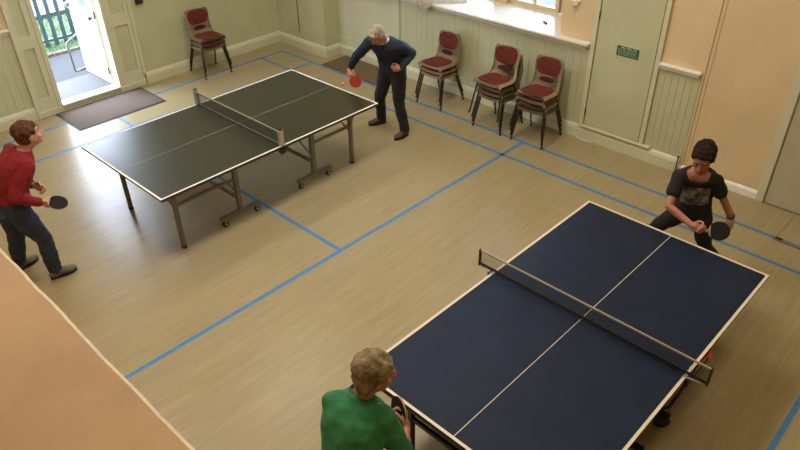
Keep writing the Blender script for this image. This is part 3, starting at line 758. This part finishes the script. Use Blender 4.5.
def make_chair():
    t = thing('stacking_chair', '', 'chair', (0, 0, 0), 0, 'tan and red stacking chairs')
    bm = bmesh.new(); NS, NV = 36, 22; g = []
    for i in range(NS+1):
        g.append([bm.verts.new(shell_pt(i/NS, -1+2*j/NV)) for j in range(NV+1)])
    for i in range(NS):
        for j in range(NV):
            s, v = (i+.5)/NS, -1+2*(j+.5)/NV
            bm.faces.new((g[i][j], g[i][j+1], g[i+1][j+1], g[i+1][j]))
    bmesh.ops.solidify(bm, geom=bm.faces[:], thickness=.007)
    obj('shell', bm, M_shell, t, smooth=True)
    def pad(name, s0, s1, wv, th, pw=3.2, m=None):
        bm = bmesh.new(); rings = []; n = 40; cs, hs_ = (s0+s1)/2, (s1-s0)/2
        for r, h in ((1., .002), (.97, th*.7), (.88, th), (.6, th*1.1), (.3, th*1.15)):
            cur = []
            for k in range(n):
                a = 2*PI*k/n; c_, s_ = math.cos(a), math.sin(a); q = (abs(c_)**pw + abs(s_)**pw)**(-1/pw)
                s, v = cs + hs_*r*s_*q, wv*r*c_*q
                cur.append(bm.verts.new(shell_pt(s, v) + shell_n(s, v)*h))
            rings.append(cur)
        for a, b in zip(rings[:-1], rings[1:]):
            for k in range(n): bm.faces.new((a[k], a[(k+1) % n], b[(k+1) % n], b[k]))
        c = bm.verts.new(shell_pt(cs, 0) + shell_n(cs, 0)*th*1.15)
        for k in range(n): bm.faces.new((rings[-1][k], rings[-1][(k+1) % n], c))
        obj(name, bm, m or M_fab, t, smooth=True)
    pad('lumbar_slot_fill', .60, .672, .56, .004, 2.2, M_slot); pad('seat_pad', .085, .54, .80, .011, 5.); pad('back_pad', .695, .97, .84, .010, 3.6)  # lumbar slot is not cut; a dark maroon oval stands in for the opening
    for sx in (-1, 1):
        bm = bmesh.new(); tube(bm, [(sx*.165, -.12, .415), (sx*.178, -.145, .39), (sx*.218, -.235, .0)], .0105, 10); l = obj('leg', bm, M_brown, t)
        bm = bmesh.new(); cyl(bm, (sx*.2165, -.232, .014), (sx*.2185, -.236, -.001), .013, 12); obj('rubber_foot', bm, M_black, l)
        bm = bmesh.new(); tube(bm, [(sx*.165, .085, .408), (sx*.178, .110, .39), (sx*.215, .255, .0)], .0105, 10); l = obj('leg', bm, M_brown, t)
        bm = bmesh.new(); cyl(bm, (sx*.2137, .250, .014), (sx*.2153, .256, -.001), .013, 12); obj('rubber_foot', bm, M_black, l)
    bm = bmesh.new(); tube(bm, [(-.165, -.12, .418), (.165, -.12, .418)], .0095, 8); tube(bm, [(-.165, .085, .412), (.165, .085, .412)], .0095, 8)
    for sx in (-1, 1): tube(bm, [(sx*.165, -.12, .416), (sx*.165, .085, .410)], .0095, 8)
    obj('under_frame', bm, M_brown, t)
    return t
chair0 = make_chair(); used = [False]
def place_chair(x, y, z, rz, label, tilt=0.):
    if not used[0]:
        used[0] = True; o = chair0; o.location = (x, y, z); o.rotation_euler = (tilt, 0, rz); o['label'] = label
    else: dup(chair0, (x, y, z), (tilt, 0, rz), label)
PITCH = .070
def stack(x, y, rz, n, where, shift=.014, skip_top=None):
    words = {1: 'topmost', 2: 'second from top', 3: 'third from top', 4: 'lowest'}
    for k in range(n):
        w = 'lowest' if k == 0 else ('topmost' if k == n-1 else {1: 'second from top', 2: 'third from top'}[n-1-k])
        d = k*shift; fx, fy = math.sin(rz)*d, -math.cos(rz)*d
        ox = oy = 0; r = rz; zz = 0
        if skip_top and k == n-1: ox, oy, r, zz = skip_top
        place_chair(x+fx+ox, y+fy+oy, .001+k*PITCH+zz, r, '%s tan and red chair in stack %s' % (w, where))
stack(3.205, .245, 0., 3, 'below lace cloth, nearest man in navy')
stack(4.245, .18, .0, 4, 'in middle of three along window wall', skip_top=(.02, -.075, .03, .03))
stack(4.82, .21, .07, 4, 'nearest the green-notice door')
stack(-.10, -1.29, PI/2-.08, 3, 'against left wall beyond open door')

# ------------------------------------------------------------------ small things on the walls and sill
t = thing('notice', 'small green safety notice with white border on pale green door', 'sign', (5.66, .573, 1.21))
bm = bmesh.new(); box(bm, -.150, .150, -.002, .002, -.073, .073); obj('card', bm, mat('cream_card', (.62, .52, .40), .6), t)
bm = bmesh.new(); box(bm, -.135, .135, -.0035, -.002, -.058, .058); obj('green_panel', bm, M_signg, t)
bm = bmesh.new()
x = -.085
for w in (.05, .012, .055, .012, .04):
    if w > .02: box(bm, x, x+w, -.0045, -.0035, .036, .048)
    x += w + .004
for r in range(4):
    x = -.115
    while x < .10:
        w = random.uniform(.015, .04); box(bm, x, min(.118, x+w), -.0045, -.0035, .018-r*.019, .024-r*.019); x += w+.009
obj('lettering', bm, mat('pale_lettering', (.45, .50, .36), .6), t)

t = thing('wall_notice', 'pale notice with red mark and dark letters, top left', 'sign', (WX+.0135, -3.97, 1.45))
bm = bmesh.new(); box(bm, 0, .004, -.25, .09, -.06, .36); obj('sheet', bm, mat('pale_paper', (.66, .58, .46), .7), t)
bm = bmesh.new(); box(bm, .004, .0055, -.12, .05, .035, .06); obj('red_mark', bm, mat('red_ink', (.45, .02, .01), .6), t)
fc = bpy.data.curves.new('txt', 'FONT'); fc.body = 'S'; fc.size = .09; fc.extrude = .001; fc.align_x = 'CENTER'
fo = bpy.data.objects.new('txt', fc); COL.objects.link(fo); dg = bpy.context.evaluated_depsgraph_get()
me = bpy.data.meshes.new_from_object(fo.evaluated_get(dg)); bpy.data.objects.remove(fo)
lo = bpy.data.objects.new('lettering', me); me.materials.append(mat('dark_ink', (.04, .04, .05), .6)); COL.objects.link(lo); lo.parent = t
lo.location = (.006, .05, -.045); lo.rotation_euler = (PI/2, 0, PI/2)

t = thing('wall_box', 'small black box on left wall right of open door', 'switch box', (WX+.001, -2.05, 1.20))
bm = bmesh.new(); box(bm, 0, .035, -.055, .055, -.05, .09, bev=.005); obj('case', bm, mat('black_box', (.022, .015, .02), .5), t)
bm = bmesh.new(); box(bm, .035, .038, -.03, .03, -.02, .06); obj('face_plate', bm, mat('dark_purple_face', (.05, .03, .045), .4), t)

t = thing('wall_sensor', 'small white fitting on peach wall right of window', 'wall fitting', (4.925, .599, 1.60))
bm = bmesh.new(); tube(bm, [(0, 0, 0), (0, -.025, 0)], .032, 20); obj('base', bm, M_white, t)
bm = bmesh.new(); ball(bm, (0, -.035, -.012), (.028, .02, .032)); obj('housing', bm, mat('grey_white_plastic', (.5, .48, .4), .5), t, smooth=True)
bm = bmesh.new(); box(bm, -.05, .05, -.03, 0, .03, .042, bev=.004); obj('arm', bm, M_white, t)

for dx, lab in ((0, 'left one of two tiny brown stoppers on white window sill'), (.045, 'right one of two tiny brown stoppers on white window sill')):
    bm = bmesh.new(); loft(bm, [(V((0, 0, 0)), V((.014, 0, 0)), V((0, .014, 0)), 12), (V((0, 0, .022)), V((.015, 0, 0)), V((0, .015, 0)), 12), (V((0, 0, .027)), V((.005, 0, 0)), V((0, .005, 0)), 12)])
    o = obj('stopper', bm, mat('brown_stopper', (.07, .02, .015), .5), loc=(4.37+dx, .85-dx*.4, 1.2005)); tag(o, lab, 'stopper', 'stoppers on the sill')

# lace cloth with a corner hanging over the sill
bm = bmesh.new(); n = 22; g = {}
ex = .53
def cloth_pt(a, b):
    # square turned 45 degrees, corner pointing at the room
    x = 2.66 + (a-b)*.48; y = .36 + (a+b)*.50
    if y >= ex-.022: return V((x, min(y, 1.22), 1.203 + .006*noise.noise(V((x*9, y*9, 0))) + .004))
    o = (ex-.022)-y
    return V((x, ex-.024 - .012*math.sin(x*40)*min(1, o*12), 1.203 - o*1.0))
gg = [[bm.verts.new(cloth_pt(i/n, j/n)) for j in range(n+1)] for i in range(n+1)]
for i in range(n):
    for j in range(n): bm.faces.new((gg[i][j], gg[i+1][j], gg[i+1][j+1], gg[i][j+1]))
bmesh.ops.solidify(bm, geom=bm.faces[:], thickness=.003)
o = obj('lace_cloth', bm, M_lace, smooth=True); tag(o, 'cream lace cloth with one corner hanging over window sill', 'cloth')

t = thing('cable', 'short white cable lying along the skirting left of green-notice door', 'cable', (5.3, .53, .004))
bm = bmesh.new(); tube(bm, [(-.1, .01, .006), (0, 0, .006), (.12, .004, .006)], .006, 8); obj('sheath', bm, M_white, t)
t = thing('door_stop', 'small dark post on skirting beside the man in black', 'door stop', (6.50, .52, .0))
bm = bmesh.new(); tube(bm, [(0, .0, .0), (0, .0, .21)], .008, 8); obj('rod', bm, M_blackm, t)
bm = bmesh.new(); ball(bm, (0, 0, .215), .014); obj('knob', bm, M_black, t, smooth=True)

# ------------------------------------------------------------------ outside the open door
dd = thing('door_3', 'white outer door standing open with stay bar', 'door', (-.565, -2.655, .1)); dd['kind'] = 'structure'
bm = bmesh.new(); box(bm, -.80, 0, -.0, .045, 0, 2.12, bev=.004); obj('door_leaf', bm, M_white, dd)
bm = bmesh.new(); ball(bm, (-.07, -.045, .95), .028); tube(bm, [(-.07, 0, .95), (-.07, -.045, .95)], .012, 8); obj('door_knob', bm, M_black, dd, smooth=True)
bm = bmesh.new(); tube(bm, [(-.10, -.05, .96), (-.78, -.05, .985)], .008, 8); box(bm, -.80, -.74, -.06, -.01, .965, 1.03); obj('stay_bar', bm, M_tubew, dd)
bm = bmesh.new(); box(bm, -.40, -.22, -.003, 0, 1.075, 1.3); obj('green_sticker', bm, mat('sticker_green', (.05, .30, .12), .5), dd)
bm = bmesh.new()
for z in (.15, .95, 1.75): tube(bm, [(.01, -.005, z), (.01, -.005, z+.10)], .011, 8)
obj('hinge', bm, M_brown, dd)
bm = bmesh.new(); box(bm, -1.28, -.56, -3.9, -1.9, -.02, .075, bev=.01); struct('floor_step', bm, M_conc)
bm = bmesh.new(); box(bm, -2.62, -.56, -9, 4, -.2, -.001); struct('ground_tarmac', bm, M_tarmac)
bm = bmesh.new(); box(bm, -2, 14, 1.33, 12, -.2, -.001); struct('ground_yard', bm, M_tarmac)
bm = bmesh.new(); box(bm, -14, -4.6, -12, 6, -.2, -.02); struct('ground_far', bm, M_conc)
k = thing('kerb', 'weathered brick kerb between tarmac and grass outside door', 'kerb', (-2.66, -2.4, 0))
for i in range(14):
    bm = bmesh.new(); y = -1.6 + i*.225; box(bm, -.04, .05, y, y+.215, -.03, .045+random.uniform(-.006, .008), bev=.008); obj('kerb_brick', bm, M_brick, k)
bm = bmesh.new(); n = 60
def gz(x, y): return .03 + .10*max(0, min(1, (-2.75-x)/1.6)) + .02*noise.noise(V((x*5, y*5, 0)))
gg = [[bm.verts.new((-2.70-1.9*i/20, -5.5+6.5*j/n, gz(-2.70-1.9*i/20, -5.5+6.5*j/n))) for j in range(n+1)] for i in range(21)]
for i in range(20):
    for j in range(n): bm.faces.new((gg[i][j], gg[i][j+1], gg[i+1][j+1], gg[i+1][j]))
for q in range(2600):    # blades
    x = random.uniform(-4.3, -2.72); y = random.uniform(-4.2, -.6); z = gz(x, y); h = random.uniform(.03, .08); a = random.uniform(0, PI)
    c, s = math.cos(a)*.006, math.sin(a)*.006
    bm.faces.new((bm.verts.new((x-c, y-s, z)), bm.verts.new((x+c, y+s, z)), bm.verts.new((x+random.uniform(-.03, .03), y+random.uniform(-.03, .03), z+h))))
o = obj('grass_bank', bm, M_grass); tag(o, 'strip of green grass behind the palisade fence', 'grass', kind='stuff')
fn = thing('palisade_fence', 'blue-grey steel palisade fence on the grass outside open door', 'fence', (-3.0, -2.4, 0))
bm = bmesh.new(); box(bm, -.02, .02, -2.1, 2.1, .12, .16); obj('fence_rail', bm, M_pale, fn)
bm = bmesh.new(); box(bm, -.025, .025, -2.1, 2.1, .50, .57); obj('fence_rail', bm, M_pale, fn)
pm = None
for i in range(27):
    y = -2.02 + i*.155
    if pm is None:
        bm = bmesh.new()
        pts = [(.022, -.034), (.034, -.012), (.034, .012), (.022, .034), (.027, .036), (.040, .013), (.040, -.013), (.027, -.036)]
        lo = [bm.verts.new((a, b, .03)) for a, b in pts]; hi = [bm.verts.new((a, b*.9, 1.2)) for a, b in pts]
        bm.faces.new(lo); bm.faces.new(hi)
        for q in range(8): bm.faces.new((lo[q], lo[(q+1) % 8], hi[(q+1) % 8], hi[q]))
        pm = obj('pale', bm, M_pale, fn); pm.location = (0, y, 0)
    else:
        c = pm.copy(); COL.objects.link(c); c.parent = fn; c.location = (0, y, 0)
hr = thing('hand_rail', 'bent galvanised tube rail outside behind open door', 'handrail', (-1.7, -2.7, 0))
bm = bmesh.new(); tube(bm, [(0, .45, .72), (0, .24, .585), (0, .0, .46), (0, -.02, .43), (0, -.01, .36), (0, .0, .02), (0, .02, .0), (0, .25, .03), (0, .45, .06)], .017, 8); obj('tube', bm, M_tubew, hr, smooth=True)
bm = bmesh.new(); tube(bm, [(0, .45, 0), (0, .45, .72)], .017, 8); obj('post', bm, M_tubew, hr, smooth=True)

# ------------------------------------------------------------------ added ceiling lamps (unseen), sky and sun
first = None
LAMPS = [(x, y) for x in (1.6, 5.0, 8.6) for y in (-1.7, -4.6)]  # no lamp is in view; this grid is added to light the hall
for i, (x, y) in enumerate(LAMPS):
    lab = 'unseen batten lamp added on ceiling to light the hall'
    if first is None:
        first = thing('added_ceiling_light', lab, 'added ceiling light', (x, y, H-.09), 0, 'unseen lamps added to light the hall')
        bm = bmesh.new(); box(bm, -.07, .07, -.65, .65, .03, .09, bev=.006); obj('housing', bm, M_white, first)
        bm = bmesh.new(); tube(bm, [(0, -.62, .0), (0, .62, .0)], .02, 12); obj('tube', bm, M_tubel, first)
    else: dup(first, (x, y, H-.09), (0, 0, 0), lab)
POW = {(1.6, -1.7): 45, (1.6, -4.6): 45, (5.0, -1.7): 90, (5.0, -4.6): 130, (8.6, -1.7): 34, (8.6, -4.6): 36}
for (x, y) in LAMPS:
    l = bpy.data.lights.new('lamp', 'AREA'); l.shape = 'RECTANGLE'; l.size = .9; l.size_y = 1.8; l.energy = POW[(x, y)]; l.color = (1., .96, .91) if x < 5 else ((1., .92, .79) if x < 8 else (1., .84, .55))  # area light under each added lamp, power and tint set by position
    o = bpy.data.objects.new('added_lamp_light', l); COL.objects.link(o); o.location = (x, y, H-.12)

w = bpy.data.worlds.new('sky'); sc.world = w; w.use_nodes = True
bg = w.node_tree.nodes['Background']; bg.inputs[0].default_value = (.68, .80, 1., 1); bg.inputs[1].default_value = 21.
s = bpy.data.lights.new('sun', 'SUN'); s.energy = 5.; s.angle = .02; s.color = (1, .96, .9)
so = bpy.data.objects.new('sun', s); COL.objects.link(so); so.rotation_euler = V((-.35, .75, -.95)).to_track_quat('-Z', 'Y').to_euler()
so.location = (-3, -5, 8)

# ------------------------------------------------------------------ camera
cam = bpy.data.cameras.new('camera'); co = bpy.data.objects.new('camera', cam); COL.objects.link(co)
cam.sensor_width = 36; cam.sensor_fit = 'HORIZONTAL'; cam.lens = 30.7159; cam.clip_start = .05
Rr, Rd, Rf = (.72490757, .68874053, -.01206219), (.38283634, -.41737359, -.82415753), (-.57266514, .59282018, -.56623218)
mw = Matrix((Rr, tuple(-c for c in Rd), tuple(-c for c in Rf))).transposed().to_4x4(); mw.translation = V((8.92041673, -6.50714642, 3.97141645))
co.matrix_world = mw
sc.camera = co
sc.view_settings.view_transform = 'Standard'; sc.view_settings.look = 'None'; sc.view_settings.exposure = 0.; sc.view_settings.gamma = 1.
sc.view_settings.use_curve_mapping = False
sc.cycles.use_denoising = True
sc.cycles.max_bounces = 8; sc.cycles.diffuse_bounces = 4; sc.cycles.caustics_reflective = False; sc.cycles.caustics_refractive = False
sc.cycles.sample_clamp_indirect = 4.
